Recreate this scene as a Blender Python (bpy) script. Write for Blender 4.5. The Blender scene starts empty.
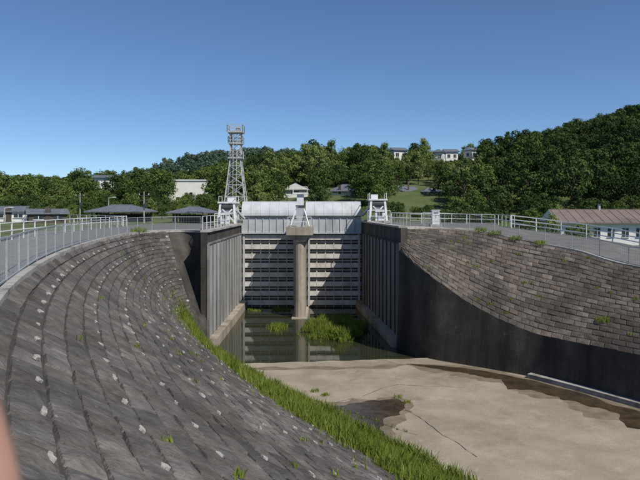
import bpy, bmesh, math, random
import numpy as np
from mathutils import Vector, Matrix, noise
random.seed(7); R=random.random
def ru(a,b): return a+(b-a)*random.random()
def ss(a,b,x):
    t=max(0.0,min(1.0,(x-a)/(b-a))); return t*t*(3-2*t)
scene=bpy.context.scene
col=scene.collection

# ------------------------------------------------ materials
def mat(name,c1,c2=None,rough=0.85,scale=1.0,bump=0.0,bscale=20,metal=0.0,c3=None,s3=0.2,t3=(0.5,0.65),attr=None,detail=6,spec=0.3,streak=False,c4=None,s4=3,t4=(.6,.66)):
    m=bpy.data.materials.new(name); m.use_nodes=True
    nt=m.node_tree; n=nt.nodes; l=nt.links; b=n['Principled BSDF']
    b.inputs['Roughness'].default_value=rough; b.inputs['Metallic'].default_value=metal
    b.inputs['Specular IOR Level'].default_value=spec
    tc=n.new('ShaderNodeTexCoord'); co=tc.outputs['Object']
    if c2 is None: c2=tuple(c*0.8 for c in c1)
    nz=n.new('ShaderNodeTexNoise'); nz.inputs['Scale'].default_value=scale; nz.inputs['Detail'].default_value=detail; nz.inputs['Roughness'].default_value=0.65
    l.new(co,nz.inputs['Vector'])
    rp=n.new('ShaderNodeValToRGB'); rp.color_ramp.elements[0].position=0.35; rp.color_ramp.elements[1].position=0.65
    rp.color_ramp.elements[0].color=(*c1,1); rp.color_ramp.elements[1].color=(*c2,1)
    l.new(nz.outputs['Fac'],rp.inputs['Fac']); out=rp.outputs['Color']
    for cc,sc,th,st in ((c3,s3,t3,streak),(c4,s4,t4,False)):
        if cc is None: continue
        n3=n.new('ShaderNodeTexNoise'); n3.inputs['Scale'].default_value=sc; n3.inputs['Detail'].default_value=8; n3.inputs['Roughness'].default_value=0.7
        if st:
            mp=n.new('ShaderNodeMapping'); mp.inputs['Scale'].default_value=(1,1,0.12); l.new(co,mp.inputs['Vector']); l.new(mp.outputs[0],n3.inputs['Vector'])
        else: l.new(co,n3.inputs['Vector'])
        r3=n.new('ShaderNodeValToRGB'); r3.color_ramp.elements[0].position=th[0]; r3.color_ramp.elements[1].position=th[1]
        l.new(n3.outputs['Fac'],r3.inputs['Fac'])
        mx=n.new('ShaderNodeMix'); mx.data_type='RGBA'; l.new(r3.outputs['Color'],mx.inputs[0]); l.new(out,mx.inputs[6]); mx.inputs[7].default_value=(*cc,1)
        out=mx.outputs[2]
    if attr:
        at=n.new('ShaderNodeAttribute'); at.attribute_name=attr
        mx=n.new('ShaderNodeMix'); mx.data_type='RGBA'; mx.blend_type='MULTIPLY'; mx.inputs[0].default_value=1
        l.new(out,mx.inputs[6]); l.new(at.outputs['Color'],mx.inputs[7]); out=mx.outputs[2]
    l.new(out,b.inputs['Base Color'])
    if bump>0:
        nb=n.new('ShaderNodeTexNoise'); nb.inputs['Scale'].default_value=bscale; nb.inputs['Detail'].default_value=5; l.new(co,nb.inputs['Vector'])
        bp=n.new('ShaderNodeBump'); bp.inputs['Strength'].default_value=bump; bp.inputs['Distance'].default_value=0.05
        l.new(nb.outputs['Fac'],bp.inputs['Height']); l.new(bp.outputs[0],b.inputs['Normal'])
    return m
def leafmat(name,c1,c2,vary=0.5,trans=0.0):
    m=bpy.data.materials.new(name); m.use_nodes=True
    nt=m.node_tree; n=nt.nodes; l=nt.links; n.remove(n['Principled BSDF'])
    tc=n.new('ShaderNodeTexCoord'); nz=n.new('ShaderNodeTexNoise'); nz.inputs['Scale'].default_value=0.9; nz.inputs['Detail'].default_value=3
    l.new(tc.outputs['Object'],nz.inputs['Vector'])
    oi=n.new('ShaderNodeObjectInfo'); geo=n.new('ShaderNodeNewGeometry')
    a=n.new('ShaderNodeMath'); a.operation='MULTIPLY_ADD'; l.new(oi.outputs['Random'],a.inputs[0]); a.inputs[1].default_value=vary; 
    b=n.new('ShaderNodeMath'); b.operation='MULTIPLY_ADD'; l.new(geo.outputs['Random Per Island'],b.inputs[0]); b.inputs[1].default_value=0.35; b.inputs[2].default_value=-0.17-vary/2
    l.new(b.outputs[0],a.inputs[2])
    c=n.new('ShaderNodeMath'); c.operation='ADD'; l.new(a.outputs[0],c.inputs[0]); l.new(nz.outputs['Fac'],c.inputs[1])
    rp=n.new('ShaderNodeValToRGB'); rp.color_ramp.elements[0].position=0.2; rp.color_ramp.elements[1].position=0.85
    rp.color_ramp.elements[0].color=(*c1,1); rp.color_ramp.elements[1].color=(*c2,1); l.new(c.outputs[0],rp.inputs['Fac'])
    d=n.new('ShaderNodeBsdfDiffuse'); l.new(rp.outputs[0],d.inputs[0])
    if trans>0:
        t=n.new('ShaderNodeBsdfTranslucent'); mx=n.new('ShaderNodeMixShader'); mx.inputs[0].default_value=trans
        l.new(rp.outputs[0],t.inputs[0]); l.new(d.outputs[0],mx.inputs[1]); l.new(t.outputs[0],mx.inputs[2]); l.new(mx.outputs[0],n['Material Output'].inputs[0])
    else: l.new(d.outputs[0],n['Material Output'].inputs[0])
    return m
M={}
M['blockL']=mat('dark_block_stone',(0.083,0.074,0.068),(0.175,0.158,0.143),0.95,3.0,0.9,12,attr='bc',c3=(0.057,0.051,0.047),s3=0.3,t3=(.42,.68),c4=(.22,.205,.185),s4=5,t4=(.64,.7))
M['blockR']=mat('taupe_block_stone',(0.086,0.073,0.061),(0.165,0.14,0.115),0.95,2.5,0.9,12,attr='bc',c3=(0.058,0.05,0.042),s3=0.22,t3=(0.42,0.62),c4=(.21,.185,.155),s4=4,t4=(.64,.7))
M['joint']=mat('block_joint',(0.045,0.041,0.037),(0.07,0.063,0.054),0.95,3)
M['fleck']=mat('pale_mortar',(0.46,0.44,0.41),(0.26,0.245,0.225),0.9,9)
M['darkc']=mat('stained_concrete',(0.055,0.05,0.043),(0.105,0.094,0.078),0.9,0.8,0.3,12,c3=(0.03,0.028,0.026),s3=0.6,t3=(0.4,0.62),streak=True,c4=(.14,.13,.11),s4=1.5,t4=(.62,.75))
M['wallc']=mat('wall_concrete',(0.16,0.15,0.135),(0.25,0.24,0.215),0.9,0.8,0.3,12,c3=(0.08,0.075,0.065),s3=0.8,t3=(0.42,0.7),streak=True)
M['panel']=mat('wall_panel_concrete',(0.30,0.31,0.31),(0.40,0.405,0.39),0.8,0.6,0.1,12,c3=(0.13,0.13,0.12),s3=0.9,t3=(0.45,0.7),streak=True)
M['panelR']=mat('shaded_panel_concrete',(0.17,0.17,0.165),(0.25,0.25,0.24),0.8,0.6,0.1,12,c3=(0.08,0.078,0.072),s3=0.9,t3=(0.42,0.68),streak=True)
M['apron']=mat('apron_concrete',(0.26,0.222,0.167),(0.36,0.312,0.24),0.92,0.5,0.4,9,c3=(0.16,0.128,0.09),s3=0.16,t3=(0.48,0.74),detail=10,c4=(.41,.365,.29),s4=.7,t4=(.56,.75))
M['cope']=mat('coping_concrete',(0.3,0.29,0.26),(0.42,0.4,0.37),0.9,3,0.2,c3=(.16,.15,.13),s3=.8)
M['wet']=mat('wet_silt',(0.035,0.026,0.016),(0.085,0.062,0.036),0.2,1.6,0.05,5,spec=0.5)
M['moss']=mat('dry_silt_stain',(0.14,0.112,0.077),(0.23,0.19,0.138),0.85,1.5,detail=10)
M['asph']=mat('path_asphalt',(0.12,0.12,0.115),(0.17,0.165,0.155),0.95,1.2,0.2,60)
M['ground']=mat('grassy_ground',(0.055,0.09,0.025),(0.12,0.14,0.055),0.95,0.15,0.4,3,c3=(0.16,0.14,0.09),s3=0.05,t3=(0.55,0.7))
M['white']=mat('white_painted_steel',(0.72,0.73,0.73),(0.58,0.59,0.58),0.5,2)
M['tower']=mat('weathered_tower_steel',(0.36,0.37,0.375),(0.5,0.5,0.49),0.5,1.0)
M['steel']=mat('grey_painted_steel',(0.38,0.40,0.41),(0.48,0.49,0.5),0.5,1.5,c3=(0.24,0.24,0.23),s3=0.9,t3=(0.5,0.8),streak=True)
M['skin']=mat('gate_skin_plate',(0.46,0.48,0.5),(0.56,0.57,0.58),0.5,0.8,c3=(0.34,0.34,0.33),s3=0.7,t3=(0.5,0.8),streak=True)
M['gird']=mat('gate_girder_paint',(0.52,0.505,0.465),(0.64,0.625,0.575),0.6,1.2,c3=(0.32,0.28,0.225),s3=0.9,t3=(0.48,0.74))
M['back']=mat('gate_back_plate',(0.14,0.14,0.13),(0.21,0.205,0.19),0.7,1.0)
M['galv']=mat('galvanised_wire',(0.42,0.44,0.45),(0.34,0.36,0.37),0.5,4,metal=0.3)
M['dark']=mat('dark_steel',(0.04,0.045,0.05),(0.07,0.07,0.075),0.5,3)
M['pier']=mat('pier_concrete',(0.30,0.258,0.205),(0.4,0.355,0.29),0.9,0.9,0.2,12,c3=(0.13,0.107,0.083),s3=0.8,t3=(0.46,0.7),streak=True)
M['rooft']=mat('grey_roof_tile',(0.10,0.115,0.135),(0.16,0.175,0.195),0.6,2)
M['roofb']=mat('redbrown_roof',(0.17,0.13,0.115),(0.23,0.185,0.16),0.7,0.8,c3=(0.12,0.1,0.09),s3=0.4)
M['wallw']=mat('white_plaster',(0.70,0.69,0.65),(0.78,0.77,0.74),0.9,1)
M['wood']=mat('dark_wood_wall',(0.06,0.05,0.045),(0.1,0.085,0.075),0.9,2)
M['glass']=mat('dark_window_glass',(0.02,0.025,0.03),(0.04,0.05,0.06),0.1,1,spec=0.6)
M['bark']=mat('bark',(0.07,0.055,0.04),(0.12,0.095,0.07),0.95,4,0.4)
M['flesh']=mat('skin_flesh',(0.36,0.20,0.15),(0.42,0.245,0.185),0.5,30)
M['sleeve']=mat('sleeve_cloth',(0.3,0.34,0.4),(0.36,0.4,0.46),0.95,40)
M['leafD']=leafmat('leaves_dark_evergreen',(0.020,0.042,0.016),(0.075,0.11,0.036))
M['leafM']=leafmat('leaves_mid_green',(0.036,0.068,0.019),(0.125,0.17,0.046))
M['leafL']=leafmat('leaves_light_bamboo',(0.08,0.12,0.035),(0.22,0.265,0.09))
M['leafF']=leafmat('leaves_far_ridge_hazed',(0.055,0.09,0.062),(0.11,0.155,0.10))  # distance haze painted into the leaf colour: paler, bluish green
M['grass']=leafmat('grass_blades',(0.12,0.175,0.024),(0.30,0.36,0.08),0.0,0.35)
def water():
    m=bpy.data.materials.new('pond_water'); m.use_nodes=True; nt=m.node_tree; n=nt.nodes; b=n['Principled BSDF']
    b.inputs['Base Color'].default_value=(0.028,0.032,0.016,1); b.inputs['Roughness'].default_value=0.035; b.inputs['IOR'].default_value=1.33
    b.inputs['Specular IOR Level'].default_value=1.0
    tc=n.new('ShaderNodeTexCoord'); nz=n.new('ShaderNodeTexNoise'); nz.inputs['Scale'].default_value=1.2; nz.inputs['Detail'].default_value=3
    bp=n.new('ShaderNodeBump'); bp.inputs['Strength'].default_value=0.05; bp.inputs['Distance'].default_value=0.03
    nt.links.new(tc.outputs['Object'],nz.inputs['Vector']); nt.links.new(nz.outputs['Fac'],bp.inputs['Height']); nt.links.new(bp.outputs[0],b.inputs['Normal'])
    return m
M['water']=water()

# ------------------------------------------------ mesh builder
class MB:
    def __init__(s,mats): s.v=[];s.f=[];s.mi=[];s.mats=mats;s.ix={k:i for i,k in enumerate(mats)}
    def poly(s,pts,m,faces=None):
        o=len(s.v); s.v+= [tuple(p) for p in pts]
        for f in (faces or [range(len(pts))]): s.f.append([o+i for i in f]); s.mi.append(s.ix[m])
    def box(s,c,d,m,rz=0.0):
        x,y,z=d[0]/2,d[1]/2,d[2]/2; cs,sn=math.cos(rz),math.sin(rz)
        pts=[]
        for a,b,e in ((-1,-1,-1),(1,-1,-1),(1,1,-1),(-1,1,-1),(-1,-1,1),(1,-1,1),(1,1,1),(-1,1,1)):
            px,py=a*x,b*y; pts.append((c[0]+px*cs-py*sn,c[1]+px*sn+py*cs,c[2]+e*z))
        s.poly(pts,m,[(3,2,1,0),(4,5,6,7),(0,1,5,4),(1,2,6,5),(2,3,7,6),(3,0,4,7)])
    def beam(s,p,q,w,m,sides=4,w2=None):
        p=Vector(p);q=Vector(q);d=q-p
        if d.length<1e-5: return
        w2=w if w2 is None else w2
        u=d.normalized(); a=Vector((0,0,1)) if abs(u.z)<0.9 else Vector((1,0,0)); e1=u.cross(a).normalized(); e2=u.cross(e1)
        pts=[]
        for cc,ww in ((p,w),(q,w2)):
            for k in range(sides):
                t=2*math.pi*(k+0.5)/sides; rr=ww/2*(1.414 if sides==4 else 1); pts.append(cc+e1*math.cos(t)*rr+e2*math.sin(t)*rr)
        fs=[(k,(k+1)%sides,sides+(k+1)%sides,sides+k) for k in range(sides)]+[tuple(range(sides))[::-1],tuple(range(sides,2*sides))]
        s.poly(pts,m,fs)
    def done(s,name,parent=None,smooth=False,attr=None):
        me=bpy.data.meshes.new(name); me.from_pydata(s.v,[],s.f); 
        for k in s.mats: me.materials.append(M[k])
        me.polygons.foreach_set('material_index',s.mi)
        if smooth: me.polygons.foreach_set('use_smooth',[True]*len(s.f))
        if attr is not None:
            ca=me.color_attributes.new('bc','FLOAT_COLOR','POINT')
            arr=np.ones((len(s.v),4),dtype=np.float32); arr[:,:3]=np.array(attr,dtype=np.float32).reshape(-1,3); ca.data.foreach_set('color',arr.ravel())
        me.update(); ob=bpy.data.objects.new(name,me); col.objects.link(ob)
        if parent: ob.parent=parent
        return ob
def empty(name):
    e=bpy.data.objects.new(name,None); col.objects.link(e); return e
def catmull(P,n=16):
    P=[Vector(p) for p in P]; out=[]
    Q=[P[0]*2-P[1]]+P+[P[-1]*2-P[-2]]
    for i in range(1,len(Q)-2):
        for k in range(n):
            t=k/n; a,b,c,d=Q[i-1],Q[i],Q[i+1],Q[i+2]
            out.append(0.5*((2*b)+(c-a)*t+(2*a-5*b+4*c-d)*t*t+(3*b-a-3*c+d)*t**3))
    out.append(P[-1]); return out
def resample(pts,step):
    cum=[0]
    for a,b in zip(pts,pts[1:]): cum.append(cum[-1]+(b-a).length)
    n=max(1,int(cum[-1]/step)); out=[];j=0
    for k in range(n+1):
        s=cum[-1]*k/n
        while j<len(cum)-2 and cum[j+1]<s: j+=1
        t=(s-cum[j])/max(1e-6,cum[j+1]-cum[j]); out.append(pts[j].lerp(pts[j+1],t))
    return out

# ------------------------------------------------ channel layout
ZT=-8.62
Lc=[(7,-10.5),(2.2,-3.5),(-2.2,3.4),(-4.9,8.6),(-7.2,14.0),(-9.5,21),(-11.5,29),(-12.8,37),(-13.2,42.5),(-12.7,46),(-11,47.4),(-9.4,46.4),(-8.55,44.7)]
Lt=[(23,-4),(17.5,4),(11,12.5),(7.2,18.2),(4.2,23),(0.5,28.2),(-2.8,33.2),(-5.6,37.6),(-7.2,40.6),(-7.8,41.9),(-8.1,42.8),(-8.22,43.6),(-8.3,44.4)]
LC=catmull([(x,y,0) for x,y in Lc]); LT=catmull([(x,y,ZT) for x,y in Lt])
Rc=[(6.2,45.5,.3),(8.0,47.3,.25),(10,48.2,.15),(12.5,48,0),(15.5,46,-.7),(18.5,43.3,-1.3),(21.4,40.2,-2.2),(27,32.5,-2.5),(33,23,-2.8),(39,10,-3)]
Rt=[(6.05,44.8,-1.35),(6.7,43.2,-2.1),(7.6,41.2,-2.9),(9.85,39.35,-4.5),(11.9,37.7,-5.5),(13.7,35.9,-5.95),(16.8,31.4,-5.95),(22,23,-5.95),(27,14,-5.95),(32,3,-5.95)]
RC=catmull(Rc); RT=catmull(Rt)

def surf(A,B,bulge):
    mid=[(a+b)/2 for a,b in zip(A,B)]
    cum=[0]
    for a,b in zip(mid,mid[1:]): cum.append(cum[-1]+(b-a).length)
    Lg=cum[-1]; cn=np.array(cum)
    Aa=np.array(A);Ba=np.array(B)
    def S(s,v):
        i=int(np.searchsorted(cn,s)-1); i=max(0,min(len(cn)-2,i)); t=(s-cn[i])/max(1e-9,cn[i+1]-cn[i])
        a=Aa[i]*(1-t)+Aa[i+1]*t; b=Ba[i]*(1-t)+Ba[i+1]*t
        p=a*(1-v)+b*v; p=Vector(p); p.z-=bulge*math.sin(math.pi*v)
        return p
    return S,Lg
def bank(name,A,B,s_end_i,rows,bl,matk,bulge,fleck=False,hh0=.05,lip=.02,g=.03,contrast=.25,gvw=.04):
    S,Lg=surf(A,B,bulge)
    mid=[(a+b)/2 for a,b in zip(A,B)]; s1=sum((b-a).length for a,b in zip(mid[:s_end_i],mid[1:s_end_i+1]))
    mb=MB([matk,'joint','fleck']); attr=[]
    def nor(s,v):
        d=0.05; n=(S(s+d,v)-S(s-d,v)).cross(S(s,min(1,v+.01))-S(s,max(0,v-.01))); n.normalize()
        return -n if n.z<0 else n
    nb=int(s1/bl)
    n=int(s1/.8)
    for i in range(n):
        for j in range(16):
            a,b=s1*i/n,s1*(i+1)/n; v0,v1=j/16,(j+1)/16
            mb.poly([S(a,v0),S(b,v0),S(b,v1),S(a,v1)],'joint'); attr+=[1,1,1]*4
    for j in range(rows):
        rk=ru(.92,1.08)
        for i in range(-1,nb):
            o=0.5*(j%2)
            a=(i+o)*s1/nb; b=(i+1+o)*s1/nb; a=max(a,0); b=min(b,s1)
            if b-a<0.2: continue
            v0=j/rows; v1=(j+1)/rows; gv=gvw/rows
            nn=nor((a+b)/2,(v0+v1)/2)
            c=[S(a+g,v0+gv),S(b-g,v0+gv),S(b-g,v1-gv),S(a+g,v1-gv)]
            c=[p+Vector((ru(-.015,.015),ru(-.015,.015),0)) for p in c]
            cen=(c[0]+c[1]+c[2]+c[3])/4
            h=ru(hh0-.015,hh0+.015)
            hs=[h+ru(-.015,.015) for _ in range(4)]; hs[2]+=lip; hs[3]+=lip
            top=[(p*0.94+cen*0.06)+nn*max(.012,q_) for p,q_ in zip(c,hs)]
            ctr=cen+nn*(h+0.025+ru(-.02,.03))+Vector((ru(-.1,.1),ru(-.1,.1),0))*0.5
            pts=c+top+[ctr]
            mb.poly(pts,matk,[(0,1,5,4),(1,2,6,5),(2,3,7,6),(3,0,4,7),(4,5,8),(5,6,8),(6,7,8),(7,4,8)])
            k=ru(1-contrast,1+contrast)*rk
            if R()<.05: k*=1.45
            tint=ru(-.04,.04)
            attr+=[k+tint,k,k-tint]*9
            if fleck and j%3==1 and (i%2==0) and R()<.85:
                q=cen+nn*(h+.032)+(c[3]-c[0])*.25; t=(c[1]-c[0]).normalized(); dn=(c[3]-c[0]).normalized()
                w=ru(.14,.36); hh=ru(.04,.085)
                irr=[q+t*w*.5*math.cos(t0)*ru(.65,1.25)+dn*hh*math.sin(t0)*ru(.6,1.3)+nn*ru(0,.012) for t0 in [k2*math.pi/5 for k2 in range(10)]]
                mb.poly([p+nn*.014 for p in irr]+[p-nn*.03 for p in irr],'fleck',[tuple(range(10))]+[(k2,(k2+1)%10,10+(k2+1)%10,10+k2) for k2 in range(10)]); attr+=[1,1,1]*20
    mb.done(name,attr=attr); return S,s1
SL,sL=bank('block_revetment_bank',LC,LT,9*16+8,36,.7,'blockL',0.35,True,.03,.006,.014,.24,.04)
SR,sR=bank('block_revetment_bank',RC,RT,len(RC)-1,19,.72,'blockR',0.0,False,.032,.008,.014,.25,.035)
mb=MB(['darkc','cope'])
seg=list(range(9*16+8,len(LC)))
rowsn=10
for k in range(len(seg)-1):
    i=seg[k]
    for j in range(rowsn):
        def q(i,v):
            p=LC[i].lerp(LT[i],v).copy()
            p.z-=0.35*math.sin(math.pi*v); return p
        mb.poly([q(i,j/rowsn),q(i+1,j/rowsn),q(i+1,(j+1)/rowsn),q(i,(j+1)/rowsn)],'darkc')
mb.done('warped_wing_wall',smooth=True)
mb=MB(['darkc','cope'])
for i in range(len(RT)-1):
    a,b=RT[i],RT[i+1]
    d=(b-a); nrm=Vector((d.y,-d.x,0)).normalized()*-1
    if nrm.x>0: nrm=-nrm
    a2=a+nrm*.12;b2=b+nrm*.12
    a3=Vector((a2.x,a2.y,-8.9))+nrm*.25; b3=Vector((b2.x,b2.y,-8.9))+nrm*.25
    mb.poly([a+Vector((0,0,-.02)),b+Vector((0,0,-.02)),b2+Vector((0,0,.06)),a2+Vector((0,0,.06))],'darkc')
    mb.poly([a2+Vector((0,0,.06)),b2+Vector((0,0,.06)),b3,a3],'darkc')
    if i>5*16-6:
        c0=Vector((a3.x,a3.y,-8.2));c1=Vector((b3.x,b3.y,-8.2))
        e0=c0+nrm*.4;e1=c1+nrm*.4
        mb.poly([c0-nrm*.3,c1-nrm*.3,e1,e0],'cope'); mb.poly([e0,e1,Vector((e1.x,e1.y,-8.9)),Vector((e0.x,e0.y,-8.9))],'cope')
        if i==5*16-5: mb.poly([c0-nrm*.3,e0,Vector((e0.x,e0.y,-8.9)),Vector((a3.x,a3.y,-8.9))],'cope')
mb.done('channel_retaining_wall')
def sidewall(name,p0,p1,ztop,inx,matbase,matpan,ribm):
    mb=MB(list(dict.fromkeys([matbase,matpan,ribm,'cope','pier'])))
    p0=Vector(p0);p1=Vector(p1);d=(p1-p0);L=d.length;u=d.normalized(); n=Vector((-u.y,u.x,0)); 
    if n.x*inx<0:n=-n
    rz=math.atan2(u.y,u.x)
    c=(p0+p1)/2-n*.25
    mb.box((c.x,c.y,(ztop-9.3)/2),(L,.5,ztop+9.3),matbase,rz)
    k=int(L/1.6)
    for i in range(k):
        s=(i+.5)*L/k
        q=p0+u*s+n*.03
        mb.box((q.x,q.y,-4.4),(L/k-.24,.1,6.9),matpan,rz)
        q=p0+u*(i*L/k)+n*.06
        mb.box((q.x,q.y,-4.5),(.14,.18,7.2),ribm,rz)
    q=p0+u*(L/2)+n*.06; mb.box((q.x,q.y,-.86),(L,.2,.12),ribm,rz)
    q=c+n*.06; mb.box((q.x,q.y,ztop+.07),(L,.7,.14),'cope',rz)
    q=p0+u*(L/2)+n*.35; mb.box((q.x,q.y,-8.35),(L,.7,.9),'pier',rz)
    mb.done(name)
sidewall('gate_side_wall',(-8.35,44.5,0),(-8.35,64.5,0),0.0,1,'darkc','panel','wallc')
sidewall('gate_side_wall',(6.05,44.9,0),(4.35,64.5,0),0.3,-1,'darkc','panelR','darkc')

# ------------------------------------------------ apron, water, stains
def sheet(name,pts,z,m,skirt=0):
    mb=MB([m]); n=len(pts); mb.poly([(x,y,z) for x,y in pts],m)
    if skirt:
        for i in range(n):
            a=pts[i];b=pts[(i+1)%n]; mb.poly([(a[0],a[1],z),(b[0],b[1],z),(b[0],b[1],z-skirt),(a[0],a[1],z-skirt)],m)
    return mb.done(name)
edge=[]
for i in range(53):
    t=i/52; x=-12+26*t; y=38.7+3.1*t+0.10*noise.noise(Vector((x*.8,0,0)))*2
    edge.append((x,y))
ap=sheet('channel_apron',[(-12,-14),(45,-14),(45,40)]+edge[::-1],-8.45,'apron',0.9)
sheet('pond_water',[(-9.5,37),(14,37),(14,66),(-9.5,66)],-8.62,'water')
def irregular(P,amp,seed):
    P=[Vector((a,b,0)) for a,b in P]; P2=catmull(P+[P[0]],14)[:-1]; out=[]
    for p in P2:
        q=p*1.3; q2=p*4
        out.append((p.x+amp*noise.noise(Vector((q.x,q.y,seed)))+amp*.3*noise.noise(Vector((q2.x,q2.y,seed))),p.y+amp*noise.noise(Vector((q.x,q.y,seed+9)))+amp*.3*noise.noise(Vector((q2.x,q2.y,seed+5)))))
    return out
pud=empty('wet_puddles')
def pudd(nm,P,amp,sd,dz,m):
    o=sheet(nm,irregular(P,amp,sd),-8.45+dz,m); o.parent=pud
pudd('stain_a',[(-.9,31.3),(4.3,32.4),(4.5,30),(3.5,28.2),(3.1,25.5),(1.2,26.2),(-.1,28.0)],.5,1,.004,'moss')
pudd('puddle_a',[(-.1,31.0),(4.0,32.0),(4.1,30.4),(3.0,28.4),(2.6,26),(1.35,27),(.6,28.5)],.4,2,.008,'wet')
def strip(nm,P,wfun,dz,m):
    pts=resample(catmull([(x,y,0) for x,y in P]),.18); mb=MB([m]); pr=[]
    for i,p in enumerate(pts):
        a=pts[max(0,i-3)];b=pts[min(len(pts)-1,i+3)];d=(b-a).normalized(); n=Vector((-d.y,d.x,0)); t=i/(len(pts)-1)
        w1,w2=wfun(t,p); pr.append((p+n*w1+Vector((0,0,-8.45+dz)),p-n*w2+Vector((0,0,-8.45+dz))))
    for a,b in zip(pr,pr[1:]): mb.poly([a[0],a[1],b[1],b[0]],m)
    mb.done(nm,pud)
cl=[(5.6,39.5),(7.8,38.5),(10.3,36.9),(12.6,34.3),(15.1,30.6),(17.9,25.9),(21,20.1),(24.5,13.7)]
def nz(p,s,k): return noise.noise(Vector((p.x*s,p.y*s,k)))
env=lambda t: min(1,t*9)*min(1,(1-t)*9)
strip('stain_b',cl,lambda t,p:(env(t)*max(.1,1.2+.4*nz(p,.9,1)),env(t)*max(.3,1.7+1.8*nz(p,.4,2)+.5*nz(p,2,8))),.004,'moss')
strip('puddle_b',cl,lambda t,p:(env(t)*max(.02,.7+.5*nz(p,.7,3)),env(t)*max(.03,.9+1.6*nz(p,.5,4)+.3*nz(p,2.5,5))),.008,'wet')
strip('stain_d',[(-5,38.2),(-1,38.4),(3,38.6),(6,39.4)],lambda t,p:(env(t)*max(.05,.3+.5*nz(p,.8,6)),env(t)*max(.05,.35+.9*nz(p,.6,7))),.004,'moss')
mb=MB(['joint'])
for a,b in (((-4.6,36.5),(4.4,27)),((4.2,40.5),(5.5,39.2)),((4.1,31.5),(6.6,24)),((-.5,30.2),(4.5,34.8)),((4.5,34.8),(8.2,34.2))):
    n=22; P=[]
    for k in range(n+1):
        x=a[0]+(b[0]-a[0])*k/n; y=a[1]+(b[1]-a[1])*k/n; P.append(Vector((x+.25*noise.noise(Vector((x*.9,y*.9,4)))+.05*(R()-.5),y+.25*noise.noise(Vector((x*.9,y*.9,9)))+.05*(R()-.5),-8.434)))
    for p,q in zip(P,P[1:]):
        if R()<.12: continue
        d=(q-p).normalized(); w=Vector((-d.y,d.x,0))*ru(.006,.016); mb.poly([p-w,q-w,q+w,p+w],'joint')
mb.done('apron_joints')

# ------------------------------------------------ land
def tri_ngon(name,pts,m):
    me=bpy.data.meshes.new(name); bm=bmesh.new(); vs=[bm.verts.new(p) for p in pts]; f=bm.faces.new(vs); bmesh.ops.triangulate(bm,faces=[f]); 
    bmesh.ops.recalc_face_normals(bm,faces=bm.faces); bm.normal_update()
    for f in bm.faces:
        if f.normal.z<0: f.normal_flip()
    bm.to_mesh(me); bm.free(); me.materials.append(M[m]); o=bpy.data.objects.new(name,me); col.objects.link(o); return o
LCr=LC[::4]
tri_ngon('embankment_path',[(p.x,p.y,0.0) for p in LCr]+[(-8.9,64.5,0),(-8.9,68,0),(-19,68,0),(-21,45,0),(-18,20,0),(-13,5,0),(-3,-14,0)],'asph')
e=[p for p in RC[:3*16+1:4]]
tri_ngon('embankment_path',[(4.6,68,.28),(5.0,64.5,.28),(6.5,45.6,.29)]+[tuple(p) for p in e[1:]]+[(15.8,53,.2),(20,68,.1)],'asph')
Ro=catmull([(15.8,53,.2),(19.8,51,-.3),(23.5,47.7,-.9),(27,43.5,-1.7),(33,35,-2.2),(39,25,-2.5),(45,11,-2.7)])
Ri=RC[3*16:]
mb=MB(['asph'])
for i in range(len(Ro)-1):
    mb.poly([Ri[i],Ri[i+1],Ro[i+1],Ro[i]],'asph'); mb.poly([Ro[i],Ro[i+1],Ro[i+1]-Vector((0,0,3)),Ro[i]-Vector((0,0,3))],'asph')
mb.done('embankment_road')
def sweep(name,pts,w,h,m,off=0.0,side=1):
    mb=MB([m])
    pr=[]
    for i,p in enumerate(pts):
        a=pts[max(0,i-1)];b=pts[min(len(pts)-1,i+1)]; d=(b-a); d.z=0; d.normalize(); n=Vector((-d.y,d.x,0))*side
        c=p+n*off; pr.append([c-n*w/2+Vector((0,0,-.1)),c-n*w/2+Vector((0,0,h)),c+n*w/2+Vector((0,0,h)),c+n*w/2+Vector((0,0,-.1))])
    for a,b in zip(pr,pr[1:]):
        for k in range(3): mb.poly([a[k],a[k+1],b[k+1],b[k]],m)
    return mb.done(name)
sweep('bank_coping',LC,.22,.08,'cope')
sweep('bank_coping',RC,.3,.10,'cope')

hole=[(p.x,p.y) for p in LCr]+[(-8.5,66),(4.6,66)]+[(p.x,p.y) for p in RC[::6]]+[(42,-14)]
hx=np.array([p[0] for p in hole]);hy=np.array([p[1] for p in hole])
def inhole(x,y):
    c=False;n=len(hole);j=n-1
    for i in range(n):
        if (hy[i]>y)!=(hy[j]>y) and x<(hx[j]-hx[i])*(y-hy[i])/(hy[j]-hy[i])+hx[i]: c=not c
        j=i
    return c
x2=np.roll(hx,-1);y2=np.roll(hy,-1);dx=x2-hx;dy=y2-hy;dl=dx*dx+dy*dy+1e-9
def hdist(x,y):
    t=np.clip(((x-hx)*dx+(y-hy)*dy)/dl,0,1); return float(np.sqrt(((hx+t*dx-x)**2+(hy+t*dy-y)**2).min()))
RA=np.array([tuple(p) for p in RC])
RX=[-400,-160,-107,-53,-25,0,27,60,85,107,160,260,500]; RZ=[4,4,4.5,5.5,8,12,13,15.5,22,28,32,34,35]
def terr(x,y):
    far=-0.12-2.8*ss(13,30,x)*(1-ss(95,130,y))
    hill=float(np.interp(x*(0.55+0.45*200/max(120,y)) if y<200 else x,RX,RZ))*ss(92,195,y)
    hill*= 1+.12*ss(200,320,y)
    z=far+hill+ (0.8*noise.noise(Vector((x*.02,y*.02,0))) if y>90 else 0)
    z+= 24*math.exp(-((y-390)/60)**2)*math.exp(-((x+55)/75)**2)
    if y<75 and x>0:
        d=np.hypot(RA[:,0]-x,RA[:,1]-y); k=int(d.argmin()); z=(RA[k,2]-.5)*(1-ss(9,18,d[k]))+z*ss(9,18,d[k])
        z=min(z,-.15)
    return z
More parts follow.
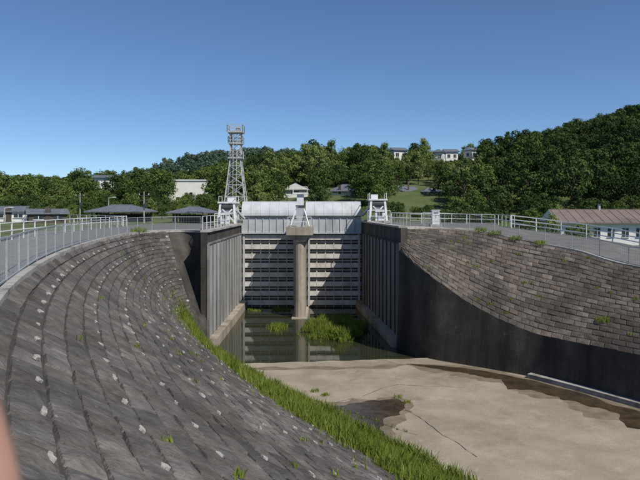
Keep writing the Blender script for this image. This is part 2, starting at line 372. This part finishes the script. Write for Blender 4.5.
def axis(lo,hi,flo,fhi,fs,growth):
    a=list(np.arange(flo,fhi+.01,fs)); s=fs;x=fhi
    while x<hi: s*=growth; x+=s; a.append(x)
    s=fs;x=flo
    while x>lo: s*=growth; x-=s; a.insert(0,x)
    return a
xs=axis(-3000,3000,-24,48,1.2,1.09); ys=axis(-2500,5000,-18,70,1.2,1.06)
V=[];F=[]
for y in ys:
    for x in xs:
        if -30<x<60 and -25<y<75 and (inhole(x,y) or hdist(x,y)<1.5): z=-9.6
        else: z=terr(x,y)
        if y<-14: z=max(z,-3) if z>-9 else z
        V.append((x,y,z))
nx=len(xs)
for j in range(len(ys)-1):
    for i in range(nx-1): F.append((j*nx+i,j*nx+i+1,(j+1)*nx+i+1,(j+1)*nx+i))
me=bpy.data.meshes.new('ground'); me.from_pydata(V,[],F); me.materials.append(M['ground']); me.polygons.foreach_set('use_smooth',[True]*len(F))
o=bpy.data.objects.new('ground',me); col.objects.link(o)

# ------------------------------------------------ gate
G=empty('channel_floodgate')
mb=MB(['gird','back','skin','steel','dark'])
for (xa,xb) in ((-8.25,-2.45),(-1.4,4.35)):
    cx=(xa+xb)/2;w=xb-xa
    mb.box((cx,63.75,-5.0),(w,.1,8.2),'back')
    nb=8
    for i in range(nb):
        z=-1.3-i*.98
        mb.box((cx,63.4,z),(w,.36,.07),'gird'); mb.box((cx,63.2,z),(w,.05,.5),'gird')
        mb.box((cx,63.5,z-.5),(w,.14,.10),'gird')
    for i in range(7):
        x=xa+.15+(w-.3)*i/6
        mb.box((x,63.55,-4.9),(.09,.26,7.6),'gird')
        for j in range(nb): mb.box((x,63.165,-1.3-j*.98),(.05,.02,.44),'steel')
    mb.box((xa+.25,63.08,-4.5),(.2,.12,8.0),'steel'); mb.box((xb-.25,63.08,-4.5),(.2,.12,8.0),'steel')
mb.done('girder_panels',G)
mb=MB(['skin','steel','dark'])
for (xa,xb) in ((-8.2,-2.3),(-1.5,4.3)):
    cx=(xa+xb)/2;w=xb-xa
    mb.box((cx,63.1,.02),(w,.25,1.62),'steel')
    for i in range(9):
        x=xa+w*i/8; mb.box((x,62.93,.02),(.06,.08,1.6),'steel')
    mb.box((cx,63.0,.92),(w,.4,.12),'dark')
    mb.box((cx,63.0,-.84),(w,.35,.12),'steel')
    prof=[]
    for k in range(9):
        t=math.pi/2*k/8; prof.append((62.85+1.5*(1-math.cos(t)),1.0+1.5*math.sin(t)))
    for (y0,z0),(y1,z1) in zip(prof,prof[1:]):
        mb.poly([(xa,y0,z0),(xb,y0,z0),(xb,y1,z1),(xa,y1,z1)],'skin')
    mb.poly([(xa,y,z) for y,z in prof]+[(xa,64.35,1.0)],'skin'); mb.poly([(xb,y,z) for y,z in prof]+[(xb,64.35,1.0)],'skin')
    for i in range(7):
        x=xa+w*i/6
        for (y0,z0),(y1,z1) in zip(prof,prof[1:]): mb.beam((x,y0-.01,z0+.01),(x,y1-.01,z1+.01),.035,'skin')
mb.done('upper_skin_plates',G)
mb=MB(['pier','white','steel','dark'])
mb.box((-1.92,60.8,-4.9),(1.0,7.4,8.6),'pier')
mb.beam((-1.92,57.15,-9.2),(-1.92,57.15,-.62),1.0,'pier',12)
mb.box((-1.92,60.6,-9.0),(1.5,8.6,.9),'pier')
def frust(c,a,b,z0,z1,m):
    pts=[(c[0]-a[0]/2,c[1]-a[1]/2,z0),(c[0]+a[0]/2,c[1]-a[1]/2,z0),(c[0]+a[0]/2,c[1]+a[1]/2,z0),(c[0]-a[0]/2,c[1]+a[1]/2,z0),
         (c[0]-b[0]/2,c[1]-b[1]/2,z1),(c[0]+b[0]/2,c[1]-b[1]/2,z1),(c[0]+b[0]/2,c[1]+b[1]/2,z1),(c[0]-b[0]/2,c[1]+b[1]/2,z1)]
    mb.poly(pts,m,[(3,2,1,0),(4,5,6,7),(0,1,5,4),(1,2,6,5),(2,3,7,6),(3,0,4,7)])
frust((-1.92,60.2),(1.04,7.4),(2.3,8.0),-1.35,-.75,'pier')
mb.box((-1.92,60.2,-.37),(2.5,8.2,.74),'pier')
mb.box((-1.92,58.6,.95),(.78,.9,1.9),'steel'); mb.box((-1.92,58.6,2.0),(.9,1.1,.14),'dark')
mb.box((-1.92,58.6,2.6),(.66,.75,1.1),'white'); mb.box((-1.92,58.6,3.22),(1.5,1.2,.16),'white')
for xx in (-2.6,-1.24): mb.beam((xx,58.1,3.3),(xx,58.1,3.85),.06,'white')
mb.beam((-2.6,58.1,3.85),(-1.24,58.1,3.85),.05,'white')
for s in (-1,1):
    mb.beam((-1.92+s*.9,57,0.05),(-1.92+s*.38,58.3,1.7),.09,'white'); mb.beam((-1.92+s*1.1,56.5,.05),(-1.92+s*1.1,56.5,.95),.05,'white')
mb.beam((-3.02,56.5,.95),(-.82,56.5,.95),.05,'white');mb.beam((-3.02,56.5,.5),(-.82,56.5,.5),.05,'white')
mb.done('centre_pier',G)
def hoist(cx,z0,s):
    mb=MB(['white','steel','dark','cope','glass'])
    y=61.5
    mb.box((cx,y,z0+.12),(2.3,4.2,.24),'cope')
    for dx in (-.85,.85):
        for dy in (-1.4,1.4):
            mb.beam((cx+dx,y+dy,z0+.2),(cx+dx*.8,y+dy*.7,z0+2.3),.2,'white')
        mb.beam((cx+dx,y-1.4,z0+.3),(cx+dx*.75,y+1.1,z0+1.5),.1,'white'); mb.beam((cx+dx,y+1.4,z0+.3),(cx+dx*.75,y-1.1,z0+1.5),.1,'white')
    mb.beam((cx-.85,y-1.4,z0+.3),(cx+.7,y-1,z0+1.9),.12,'white'); mb.beam((cx+.85,y-1.4,z0+.3),(cx-.7,y-1,z0+1.9),.12,'white')
    mb.box((cx,y,z0+1.3),(1.75,2.5,.12),'steel')
    mb.box((cx,y,z0+2.35),(1.9,2.4,.16),'white')
    mb.box((cx+s*.2,y-.2,z0+1.75),(.9,1.5,.8),'steel'); mb.beam((cx-.6,y-.9,z0+1.9),(cx+.6,y-.9,z0+1.9),.6,'dark',12)
    mb.box((cx-s*.3,y,z0+2.65),(.7,.9,.45),'white')
    mb.beam((cx-s*.3,y-.9,z0+2.2),(cx-s*1.45,y+1.2,z0+.7),.2,'steel')
    mb.box((cx+s*.1,y-1.75,z0+.75),(.9,.35,1.0),'white'); mb.box((cx+s*.1,y-1.94,z0+.9),(.45,.02,.45),'dark')
    for dx in (-1.1,0,1.1): mb.beam((cx+dx,y-2.05,z0+.2),(cx+dx,y-2.05,z0+1.25),.05,'white')
    for h in (.7,1.25): mb.beam((cx-1.1,y-2.05,z0+h),(cx+1.1,y-2.05,z0+h),.05,'white')
    for dx in (-.85,.85):
        for dy in(-1,1): mb.beam((cx+dx,y+dy,z0+2.4),(cx+dx,y+dy,z0+3.0),.045,'white')
        mb.beam((cx+dx,y-1,z0+3.0),(cx+dx,y+1,z0+3.0),.045,'white')
    mb.done('hoist_machinery',G)
hoist(-9.35,0,-1); hoist(5.85,.3,1)

# ------------------------------------------------ fences
def fence(name,pts,h,post,bars,rails,mp,mw,pw=.06,bw=.012):
    mb=MB([mp,mw]) if mp!=mw else MB([mp])
    P=resample(pts,post)
    for p in P: mb.beam(p+Vector((0,0,-.05)),p+Vector((0,0,h)),pw,mp,6)
    for a,b in zip(P,P[1:]):
        for r in rails: mb.beam(a+Vector((0,0,h*r)),b+Vector((0,0,h*r)),pw*.7,mp)
        if bars:
            n=int((b-a).length/bars)
            for k in range(1,n): 
                q=a.lerp(b,k/n); mb.beam(q+Vector((0,0,.06)),q+Vector((0,0,h*.98)),bw,mw,3)
            for k in range(1,6): mb.beam(a+Vector((0,0,h*k/6)),b+Vector((0,0,h*k/6)),bw*.8,mw,3)
    return mb.done(name)
def offs(pts,o):
    out=[]
    for i,p in enumerate(pts):
        a=pts[max(0,i-1)];b=pts[min(len(pts)-1,i+1)];d=(b-a);d.z=0;d.normalize();out.append(p+Vector((-d.y,d.x,0))*o)
    return out
fl=[(-4.5,-8,0),(-5.6,0,0),(-6.2,7,0),(-6.75,11.8,0),(-7.75,15.0,0),(-9.9,21.3,0),(-11.9,29.2,0),(-13.2,37,0),(-13.7,42.5,0),(-13.2,46.4,0),(-11.4,48.2,0),(-9.6,48.4,0)]
fence('mesh_fence',catmull(fl,10),1.1,2.0,.12,(.99,.06),'galv','galv',.06,.008)
fl2=[(-9.3,-8,0),(-10.2,0,0),(-11,8,0),(-12.3,15,0),(-14.4,22,0),(-16.6,30,0),(-18,38,0),(-19,48,0),(-20,62,0),(-30,72,0)]
fence('white_guard_railing',catmull(fl2,10),1.0,2.0,0,(.98,.55),'white','white',.08)
fence('white_guard_railing',[Vector((-8.9,45.5,.1)),Vector((-8.9,58.8,.1))],1.1,1.6,0,(.98,.5),'white','white',.06)
fr=offs(RC[20:],.45)
fence('mesh_fence',fr,1.25,2.0,.14,(.99,.06),'galv','galv',.06,.01)
fence('white_guard_railing',offs(Ro,-.4)[4:],1.1,2.0,0,(.98,.66,.34),'white','white',.11)
fence('white_guard_railing',[Vector((6.75,58.9,.3)),Vector((7.2,47.6,.3)),Vector((8.2,48.0,.25)),Vector((9.8,48.8,.15))],1.05,1.5,0,(.98,.5),'galv','galv',.06)
fence('white_guard_railing',[Vector((7.4,62,.28)),Vector((18,62,.1)),Vector((17.5,54,.1))],1.05,1.5,0,(.98,.5),'white','white',.07)
mb=MB(['white','dark','cope']); mb.box((10.1,52.5,.28),(1.0,.8,.2),'cope'); mb.box((10.1,52.5,.98),(.65,.5,1.2),'white'); mb.box((10.1,52.5,1.61),(.75,.6,.06),'white'); mb.box((10.1,52.24,1.05),(.03,.02,.3),'dark'); mb.box((10.1,52.24,1.4),(.4,.02,.12),'dark')
mb.done('control_cabinet')

# ------------------------------------------------ lattice tower
T=empty('lattice_tower'); tx,ty=-9.8,70
mb=MB(['tower','steel'])
def hw(z): return 1.45-(1.45-.58)*min(1,z/7.6) 
lv=[0,1.6,3.1,4.5,5.7,6.7,7.6,8.6,9.6,10.6]
def cor(z,k): h=hw(z); return Vector((tx+(-h,h,h,-h)[k],ty+(-h,-h,h,h)[k],z))
for a,b in zip(lv,lv[1:]):
    for k in range(4):
        mb.beam(cor(a,k),cor(b,k),.12,'tower'); k2=(k+1)%4
        mb.beam(cor(a,k),cor(b,k2),.055,'tower'); mb.beam(cor(a,k2),cor(b,k),.055,'tower'); mb.beam(cor(b,k),cor(b,k2),.06,'tower')
mb.done('lattice_frame',T)
mb=MB(['steel','tower'])
for z,w in ((7.6,1.7),(9.3,1.6),(10.6,1.8)):
    mb.box((tx,ty,z),(w,w,.16),'tower')
    for k in range(4):
        for q in range(4):
            t=-w/2+w*q/3; p=((t,-w/2),(w/2,t),(t,w/2),(-w/2,t))[k]
            mb.beam((tx+p[0],ty+p[1],z),(tx+p[0],ty+p[1],z+.8),.05,'tower')
        a=((-w/2,-w/2),(w/2,-w/2),(w/2,w/2),(-w/2,w/2)); p=a[k];q=a[(k+1)%4]
        for h in (.4,.8): mb.beam((tx+p[0],ty+p[1],z+h),(tx+q[0],ty+q[1],z+h),.05,'tower')
mb.beam((tx,ty,10.6),(tx,ty,12.6),.09,'tower',6,.03); mb.beam((tx-.5,ty,10.6),(tx-.5,ty,11.9),.05,'tower')
mb.box((tx+.3,ty-.4,11.0),(.5,.4,.5),'tower')
mb.beam((tx+.2,ty-1.5,0),(tx+.2,ty-.7,10.4),.04,'steel');mb.beam((tx-.2,ty-1.5,0),(tx-.2,ty-.7,10.4),.04,'steel')
mb.done('platforms_and_antenna',T)

# ------------------------------------------------ buildings
hz=[]
def house(name,x,y,w,d,h,rh,rz,wall,roof,base=None,hip=True,win=4,eave=.5,clear=True,pil=False,show=.45):
    z=terr(x,y)-.2 if base is None else base
    E=empty(name); E.location=(x,y,z); E.rotation_euler[2]=rz
    mb=MB([wall]); 
    if pil:
        for a in (-1,1):
            for b in (-1,0,1): mb.box((a*(w/2-.2),b*(d/2-.2),h/2),(.2,.2,h),wall)
        mb.box((0,d/2-.3,h*.4),(w-.4,.1,h*.8),wall)
    else: mb.box((0,0,h/2-1),(w,d,h+2),wall)
    mb.done('walls',E)
    mb=MB([roof,wall]); a=w/2+eave;b=d/2+eave; r=(a-b*.9 if hip else a); r=max(r,w*.16)
    pts=[(-a,-b,h+.003),(a,-b,h+.003),(a,b,h+.003),(-a,b,h+.003),(-r,0,h+rh),(r,0,h+rh),(-a,-b,h+.15),(a,-b,h+.15),(a,b,h+.15),(-a,b,h+.15)]
    mb.poly(pts,roof,[(3,2,1,0),(0,1,7,6),(1,2,8,7),(2,3,9,8),(3,0,6,9),(6,7,5,4),(8,9,4,5)])
    mb.poly(pts,roof if hip else wall,[(7,8,5),(9,6,4)])
    mb.beam((-r,0,h+rh),(r,0,h+rh),.22,roof)
    mb.done('roof',E)
    if win:
        mb=MB(['glass','white']); wy=max(h*.62,h-1.4); wh=min(1.1,h*.38)
        for k in range(win):
            xx=-w/2+w*(k+.5)/win
            mb.box((xx,-d/2-.02,wy),(w/win*.45,.08,wh),'glass'); 
            mb.box((xx,-d/2-.07,wy),(.06,.05,wh),'white'); mb.box((xx,-d/2-.06,wy-wh/2-.05),(w/win*.55,.12,.08),'white')
        for sx in (-1,1): mb.box((sx*(w/2+.02),0,wy),(.08,d*.3,wh),'glass')
        mb.done('windows',E)
        mb=MB(['wood']); mb.box((-w/2+w*.5/win+w/win*.5,-d/2-.03,1.0),(min(.9,w/win*.3),.06,2.0),'wood'); mb.done('door',E)
    if clear: hz.append((x,y,w,z+h-show))
    return E
# 'show' = metres of wall left visible above the treetops in front
house('white_long_building',-32.5,150,12.0,6,8.6-terr(-32.5,150),.4,0.05,'wallw','skin',hip=False,win=0,eave=.2,show=1.9)
house('white_house',-5.4,138,5.0,5.5,5.6-terr(-5.4,138)+.4,1.6,1.5,'wallw','rooft',win=2,hip=False,show=2.2)
house('tile_roof_house',6.0,138,6.0,6,5.2-terr(6,138)+.5,1.7,-.2,'wallw','rooft',win=3,show=1.9)
house('tile_roof_house',20,142,4.6,5,5.3-terr(20,142)+.5,1.3,.5,'wallw','rooft',win=3,hip=False,show=2.2)
house('white_house',25.5,138,4.5,5,5.0-terr(25.5,138)+.5,1.2,.1,'wallw','rooft',win=2,show=2.2)
for (x,y,w,zt,rz) in ((25.5,196,4.6,20.6,.3),(39,198,3.8,20.2,-.4),(44,203,4.2,20.8,.1),(51,200,4.6,21.0,.5)):
    house('hilltop_house',x,y,w,4,zt-terr(x,y),1.0,rz,'wallw','rooft',win=2,hip=(w<4.1),show=1.7)
house('white_house',-54,150,4,4,9.4-terr(-54,150),.7,.1,'wallw','rooft',win=2,hip=False,show=1.5)
house('park_pavilion',-28,85,7.5,5,1.3,1.0,.1,'wood','rooft',base=-.1,win=0,eave=.7,clear=False,pil=True)
house('park_pavilion',-16.8,80,5.0,4,1.2,.85,0,'wood','rooft',base=-.1,win=0,eave=.6,clear=False,pil=True)
house('wooden_shed',-35.5,78,4.5,4,1.1,.6,.5,'wood','rooft',base=-.1,hip=False,win=2,eave=.3,clear=False)
house('white_house',-44,86,5,4,1.3,.8,.2,'wallw','rooft',base=-.1,hip=False,win=2,eave=.3,clear=False)
LB=house('long_factory_building',43.5,80,24,9,2.9,1.75,-.12,'wallw','roofb',base=-3.1,hip=False,win=14,eave=.6,clear=False)
mb=MB(['roofb','dark','steel'])
mb.beam((-6,0,4.5),(-6,0,5.4),.35,'steel',10); mb.box((-6,0,5.45),(.6,.6,.08),'dark')
for k in range(24): 
    xx=-12.3+k*1.07; mb.beam((xx,-5.1,3.07),(xx,0,4.67),.05,'roofb')
mb.done('roof_ribs_and_vent',LB)

def pole(x,y,h,arms):
    z=terr(x,y); mb=MB(['cope','dark','white']); mb.beam((x,y,z-.2),(x,y,z+h),.2,'cope',8,.13)
    if arms: 
        mb.box((x,y,z+h-.5),(1.4,.08,.08),'dark'); mb.box((x,y,z+h-1.1),(1.0,.08,.08),'dark'); mb.box((x+.25,y-.2,z+h-1.7),(.3,.3,.5),'dark')
        for k in(-.6,0,.6): mb.beam((x+k,y,z+h-.45),(x+k,y,z+h-.25),.1,'white',6)
        mb.done('utility_pole')
    else:
        mb.beam((x,y,z+h),(x+.8,y,z+h+.12),.06,'white'); mb.box((x+.85,y,z+h+.1),(.45,.2,.1),'white'); mb.done('street_lamp')
pole(-22,75,4.0,True); pole(-36,90,4.2,True); pole(-38.4,73,1.9,False); pole(-31,88,3.4,False)

# ------------------------------------------------ trees
def tree_proto(nm,seed,leaf,h=9,r=3.6,nl=14,nleaf=150,ls=.45,form='round'):
    rng=random.Random(seed)
    mb=MB(['bark',leaf])
    lean=Vector((rng.uniform(-.4,.4),rng.uniform(-.4,.4),0))
    mb.beam((0,0,-1),(lean.x,lean.y,h*.35),.5,'bark',6,.34); mb.beam((lean.x,lean.y,h*.35),(lean.x*1.5,lean.y*1.5,h*.75),.34,'bark',6,.1)
    for i in range(nl):
        a=i*2.4+rng.uniform(-.5,.5); t=(i+.5)/nl
        if form=='round': zz=h*(.3+.58*t); rr=r*math.sin(math.pi*(.25+.65*t))*rng.uniform(.45,1.0)*(.9)
        elif form=='cone': zz=h*(.2+.75*t); rr=r*(1-t)*rng.uniform(.5,.9)
        else: zz=h*(.25+.68*t); rr=r*rng.uniform(.1,.75)*math.sin(math.pi*(.3+.6*t))
        c=Vector((math.cos(a)*rr+lean.x,math.sin(a)*rr+lean.y,zz))
        lr=r*rng.uniform(.26,.46)*(1.1-.4*t)
        mb.beam((lean.x*t,lean.y*t,zz*.62),c,.16,'bark',4,.04)
        for k in range(nleaf):
            z=rng.uniform(-.75,1); ph=rng.uniform(0,6.283); s=math.sqrt(max(0,1-z*z)); d=Vector((math.cos(ph)*s,math.sin(ph)*s,z))
            rad=lr*rng.uniform(.62,1.12)*(1+.45*noise.noise(d*2.2+Vector((seed,i*3.1,0))))
            if rng.random()<.06: rad*=1.3
            p=c+Vector((d.x*rad*1.1,d.y*rad*1.1,d.z*rad*.85))
            n=(d+Vector((rng.uniform(-1,1),rng.uniform(-1,1),rng.uniform(-.6,1)))*.75).normalized()
            e1=n.orthogonal().normalized(); e1.rotate(Matrix.Rotation(rng.uniform(0,6.28),3,n)); e2=n.cross(e1); q=ls*rng.uniform(.6,1.3)
            mb.poly([p-e1*q*.5,p+e2*q*.32-e1*.05,p+e1*q*.55,p-e2*q*.32+e1*.05],leaf)
    me=bpy.data.meshes.new(nm); me.from_pydata(mb.v,[],mb.f)
    for k in mb.mats: me.materials.append(M[k])
    me.polygons.foreach_set('material_index',mb.mi); me.update(); return me
PD=[tree_proto('tD%d'%i,i,'leafD',9,3.8) for i in range(4)]
PM=[tree_proto('tM%d'%i,20+i,'leafM',9,3.9) for i in range(4)]
PLt=[tree_proto('tL%d'%i,40+i,'leafL',10,3.0,16,150,.38,'tall') for i in range(3)]
PLr=[tree_proto('tR%d'%i,50+i,'leafL',8,3.8,14,150,.42) for i in range(2)]
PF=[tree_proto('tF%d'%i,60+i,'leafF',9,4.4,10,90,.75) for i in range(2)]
PC=[tree_proto('tC%d'%i,80+i,'leafD',10,2.4,14,120,.4,'cone') for i in range(2)]
forest=empty('hillside_forest'); far=empty('distant_ridge_trees')
def inst(me,x,y,s,parent,z=None):
    o=bpy.data.objects.new('tree',me); col.objects.link(o); o.parent=parent
    o.location=(x,y,(terr(x,y) if z is None else z)-.2); o.scale=(s*ru(.9,1.15),s*ru(.9,1.15),s*ru(.85,1.15)); o.rotation_euler=(0,0,ru(0,6.28)); return o
def limit(x,y):
    m=9
    for hx_,hy_,w,zs in hz:
        if abs(x-hx_)<w*.5+2.2 and abs(y-hy_)<4.5: return 0
        if y<hy_:
            xx=hx_*y/hy_
            if abs(x-xx)<w*.35+1.8:
                zl=1.8+(zs-1.8)*y/hy_; m=min(m,(zl-terr(x,y))/10.3)
    return m
cnt=0
y=93
while y<222:
    step=4.6 if y<205 else 5.5
    x=-.62*y-12
    while x<.62*y+12:
        xx=x+ru(-1.8,1.8); yy=y+ru(-1.8,1.8); x+=step
        if xx>28 and yy<98: continue
        lim=limit(xx,yy)
        if lim<.14: continue
        a=xx/yy
        if -.34<a<-.2 and 128<yy<146 and R()<.8: continue
        n1=noise.noise(Vector((xx*.03,yy*.03,3)))
        s=ru(.66,1.1)
        if yy<115: s=ru(.4,.65)
        if a<-.2: s*=ru(.65,.92)
        if a<-.25 and yy<105: s*=.8
        if a>.27:
            me=random.choice(PD if R()<.72 else PC if R()<.4 else PM)
        elif a>-.15 and yy<190:
            me=random.choice(PLt if (n1>-.02 and R()<.6) else PLr if R()<.3 else PM if R()<.75 else PD)
        else: me=random.choice(PM if R()<.6 else PD if R()<.8 else PLr)
        inst(me,xx,yy,min(s,lim),forest); cnt+=1
    y+=step
for i in range(260):
    yy=ru(335,395); xx=ru(-190,40); inst(random.choice(PF),xx,yy,ru(.9,1.3),far)
for i in range(200):
    yy=ru(222,250); xx=ru(-.62*yy,.62*yy)
    inst(random.choice(PF if xx<0 else PD),xx,yy,ru(.7,1.0),far)
for x,y_,s,p in ((-40,84,.3,PM[0]),(-26,92,.4,PLt[0]),(28,72,.38,PLt[1]),(31,71,.36,PLr[1]),(29.5,70,.3,PM[1]),(34,86,.5,PLt[2]),(-46,92,.4,PD[0]),(24,88,.45,PM[2]),(11,86,.35,PM[3]),(58,93,.6,PD[1]),(66,96,.6,PD[2])):
    o=inst(p,x,y_,s,None); o.name='broadleaf_tree'
for x,y_,s,p in ((19.0,192,1.2,PD[1]),(-1.5,190,1.35,PD[2]),(-49,160,.95,PC[0]),(-60,150,.95,PD[0])):
    o=inst(p,x,y_,s,None); o.name='tall_tree'

# ------------------------------------------------ grass
def blade(mb,p,h,w):
    a=ru(0,6.28); dx,dy=math.cos(a),math.sin(a); l=ru(.1,.5)*h; b=ru(0,6.28); lx,ly=math.cos(b)*l,math.sin(b)*l
    x,y,z=p
    mb.poly([(x-dx*w,y-dy*w,z),(x+dx*w,y+dy*w,z),(x+lx*.35+dx*w*.7,y+ly*.35+dy*w*.7,z+h*.6),(x+lx,y+ly,z+h),(x+lx*.35-dx*w*.7,y+ly*.35-dy*w*.7,z+h*.6)],'grass')
mb=MB(['grass'])
for i in range(80000):
    s=ru(20,sL*.99); n_=noise.noise(Vector((s*.35,0,5))); dens=.75+.6*n_
    wv=.095+.04*noise.noise(Vector((s*.6,3,1)))+.07*ss(sL-16,sL-3,s)
    v=1-abs(random.gauss(0,wv))-.005
    p=SL(s,min(v,1.0)) if R()<.8 else SL(s,1.0)+Vector((ru(0,.8),ru(0,.5),0))
    if R()>dens: continue
    if noise.noise(Vector((p.x*.9,p.y*.9,2)))<-.28: continue
    mb_z=max(p.z,-8.46); blade(mb,(p.x,p.y,mb_z),ru(.25,.8)*(.7+.5*max(0,dens-.3)),ru(.012,.024))
mb.done('toe_grass_strip')
mb=MB(['grass'])
def tuft(cx,cy,cz,r,n,h):
    for i in range(n):
        rr=r*math.sqrt(R()); a=ru(0,6.28); blade(mb,(cx+rr*math.cos(a),cy+rr*math.sin(a),cz),h*ru(.4,1.1),ru(.012,.024))
for i in range(40):
    s=ru(sL-36,sL-20); v=random.gauss(.76,.04); p=SL(s,v); tuft(p.x,p.y,p.z+.02,ru(.2,.6),100,ru(.3,.55))
for i in range(60):
    s=ru(22,sL); p=SL(s,ru(.1,.95)); tuft(p.x,p.y,p.z+.03,.12,12,.16)
for _ in range(45):
    p=SR(ru(2,sR*.7),ru(.05,.95)); tuft(p.x,p.y,p.z+.03,ru(.08,.3),25,.22)
for s in (6,7,8.5,10): 
    p=SR(s,.02); tuft(p.x,p.y,p.z+.1,.5,100,.4)
p=SR(15,.75); tuft(p.x,p.y,p.z+.05,.4,110,.35)
p=LC[8*16+4]; tuft(p.x,p.y,.05,.6,150,.4)
for x,y_ in ((-5,37.5),(-.3,33.5),(.3,32.8),(4.2,32.4),(4.6,31.6)): tuft(x,y_,-8.45,.25,50,.2)
for k in range(50):
    t=k/49; tuft(-4.4+8.4*t+ru(-.1,.1),36.3-8.9*t+ru(-.1,.1),-8.45,.08,int(3+9*R()),.12)
mb.done('bank_weeds')
mb=MB(['grass','moss'])
o_=irregular([(-.9,54),(1.2,55.5),(3.2,54),(3.3,49.5),(2.4,47.2),(.6,48.9),(-.6,51)],.5,11)
cx=sum(p[0] for p in o_)/len(o_);cy=sum(p[1] for p in o_)/len(o_)
for k in range(len(o_)):
    a=o_[k];b=o_[(k+1)%len(o_)]; mb.poly([(a[0],a[1],-8.66),(b[0],b[1],-8.66),(cx,cy,-8.3)],'moss')
for i in range(30000):
    x=ru(-2.4,4.2);y_=ru(44.5,58)
    q=((x-1.4)/2.7)**2+((y_-51)/4.6)**2+1.1*noise.noise(Vector((x*.9,y_*.7,2)))+.5*noise.noise(Vector((x*2.5,y_*2.5,5)))
    if q<.9 and R()<1.15-q*.7: blade(mb,(x,y_,-8.62+.25*max(0,1-max(q,0))),ru(.2,.8)*(1.25-.75*max(q,0)),ru(.015,.03))
for i in range(700):
    x=random.gauss(-3.7,.35);y_=random.gauss(52.2,.6); blade(mb,(x,y_,-8.62),ru(.15,.45),.02)
for i in range(900):
    x=ru(-7.4,-3);y_=random.gauss(61.2,.4)
    if noise.noise(Vector((x*1.2,y_,1)))>0: blade(mb,(x,y_,-8.62),ru(.1,.3),.02)
mb.done('pond_reeds')

# ------------------------------------------------ photographer's hand (left edge, close to lens)
H=empty('photographer_hand')
def skinobj(name,verts,edges,rad,m):
    me=bpy.data.meshes.new(name); me.from_pydata(verts,edges,[]); o=bpy.data.objects.new(name,me); col.objects.link(o); o.parent=H
    md=o.modifiers.new('s','SKIN'); 
    for i,r in enumerate(rad): me.skin_vertices[0].data[i].radius=(r,r)
    me.skin_vertices[0].data[0].use_root=True; md.use_smooth_shade=True
    sb=o.modifiers.new('sub','SUBSURF'); sb.levels=2; sb.render_levels=2; me.materials.append(M[m]); return o
vs=[(-.085,.085,1.640),(-.088,.07,1.600),(-.095,.04,1.560),
 (-.062,.108,1.672),(-.0635,.118,1.705),(-.0695,.122,1.744),(-.0755,.121,1.768),(-.0795,.119,1.785),
 (-.082,.106,1.676),(-.084,.116,1.712),(-.090,.122,1.755),(-.095,.121,1.780),(-.099,.118,1.797),
 (-.102,.102,1.672),(-.106,.112,1.706),(-.112,.118,1.744),(-.117,.116,1.768),(-.120,.113,1.784),
 (-.120,.095,1.664),(-.127,.102,1.692),(-.134,.106,1.716),(-.139,.104,1.734),(-.142,.101,1.748),
 (-.058,.085,1.628),(-.036,.098,1.652),(-.030,.112,1.676),(-.034,.118,1.696)]
ed=[(0,1),(1,2),(0,3),(3,4),(4,5),(5,6),(6,7),(0,8),(8,9),(9,10),(10,11),(11,12),(0,13),(13,14),(14,15),(15,16),(16,17),(0,18),(18,19),(19,20),(20,21),(21,22),(1,23),(23,24),(24,25),(25,26)]
rad=[.024,.027,.026, .011,.0092,.0085,.0078,.0055, .0115,.0094,.0086,.0078,.0055, .011,.009,.0083,.0075,.0052, .0095,.0078,.0072,.0066,.0046, .013,.011,.0095,.007]
skinobj('palm_and_fingers',vs,ed,rad,'flesh')
skinobj('sleeved_forearm',[(-.095,.04,1.565),(-.12,-.04,1.49),(-.17,-.14,1.36)],[(0,1),(1,2)],[.033,.042,.052],'sleeve')

# ------------------------------------------------ light, sky, camera
sun_dir=Vector((.48,-.50,.74)).normalized()
ld=bpy.data.lights.new('sun','SUN'); ld.energy=4.6; ld.angle=math.radians(.5); ld.color=(1,.94,.85)
lo=bpy.data.objects.new('sun',ld); col.objects.link(lo); lo.rotation_euler=sun_dir.to_track_quat('Z','Y').to_euler()
w=bpy.data.worlds.new('World'); scene.world=w; w.use_nodes=True; nt=w.node_tree
bg=nt.nodes['Background']; sk=nt.nodes.new('ShaderNodeTexSky'); sk.sky_type='NISHITA'; sk.sun_disc=False
sk.sun_elevation=math.asin(sun_dir.z); sk.sun_rotation=math.atan2(sun_dir.x,sun_dir.y)
sk.altitude=2200; sk.air_density=1.0; sk.dust_density=0.05; sk.ozone_density=4.5
tm=nt.nodes.new('ShaderNodeMix'); tm.data_type='RGBA'; tm.blend_type='MULTIPLY'; tm.inputs[0].default_value=1; tm.inputs[7].default_value=(.82,.90,.97,1)
nt.links.new(sk.outputs[0],tm.inputs[6]); nt.links.new(tm.outputs[2],bg.inputs['Color']); bg.inputs['Strength'].default_value=.11
cd=bpy.data.cameras.new('camera'); co_=bpy.data.objects.new('camera',cd); col.objects.link(co_)
cd.sensor_width=36; cd.lens=33.75; cd.clip_start=.02; cd.clip_end=9000; cd.shift_y=-.05
cd.dof.use_dof=True; cd.dof.focus_distance=45; cd.dof.aperture_fstop=16
co_.location=(0,0,1.8); co_.rotation_euler=(math.radians(90),0,0)
scene.camera=co_
scene.view_settings.view_transform='Standard'; scene.view_settings.look='None'; scene.view_settings.exposure=0
print('trees',cnt)
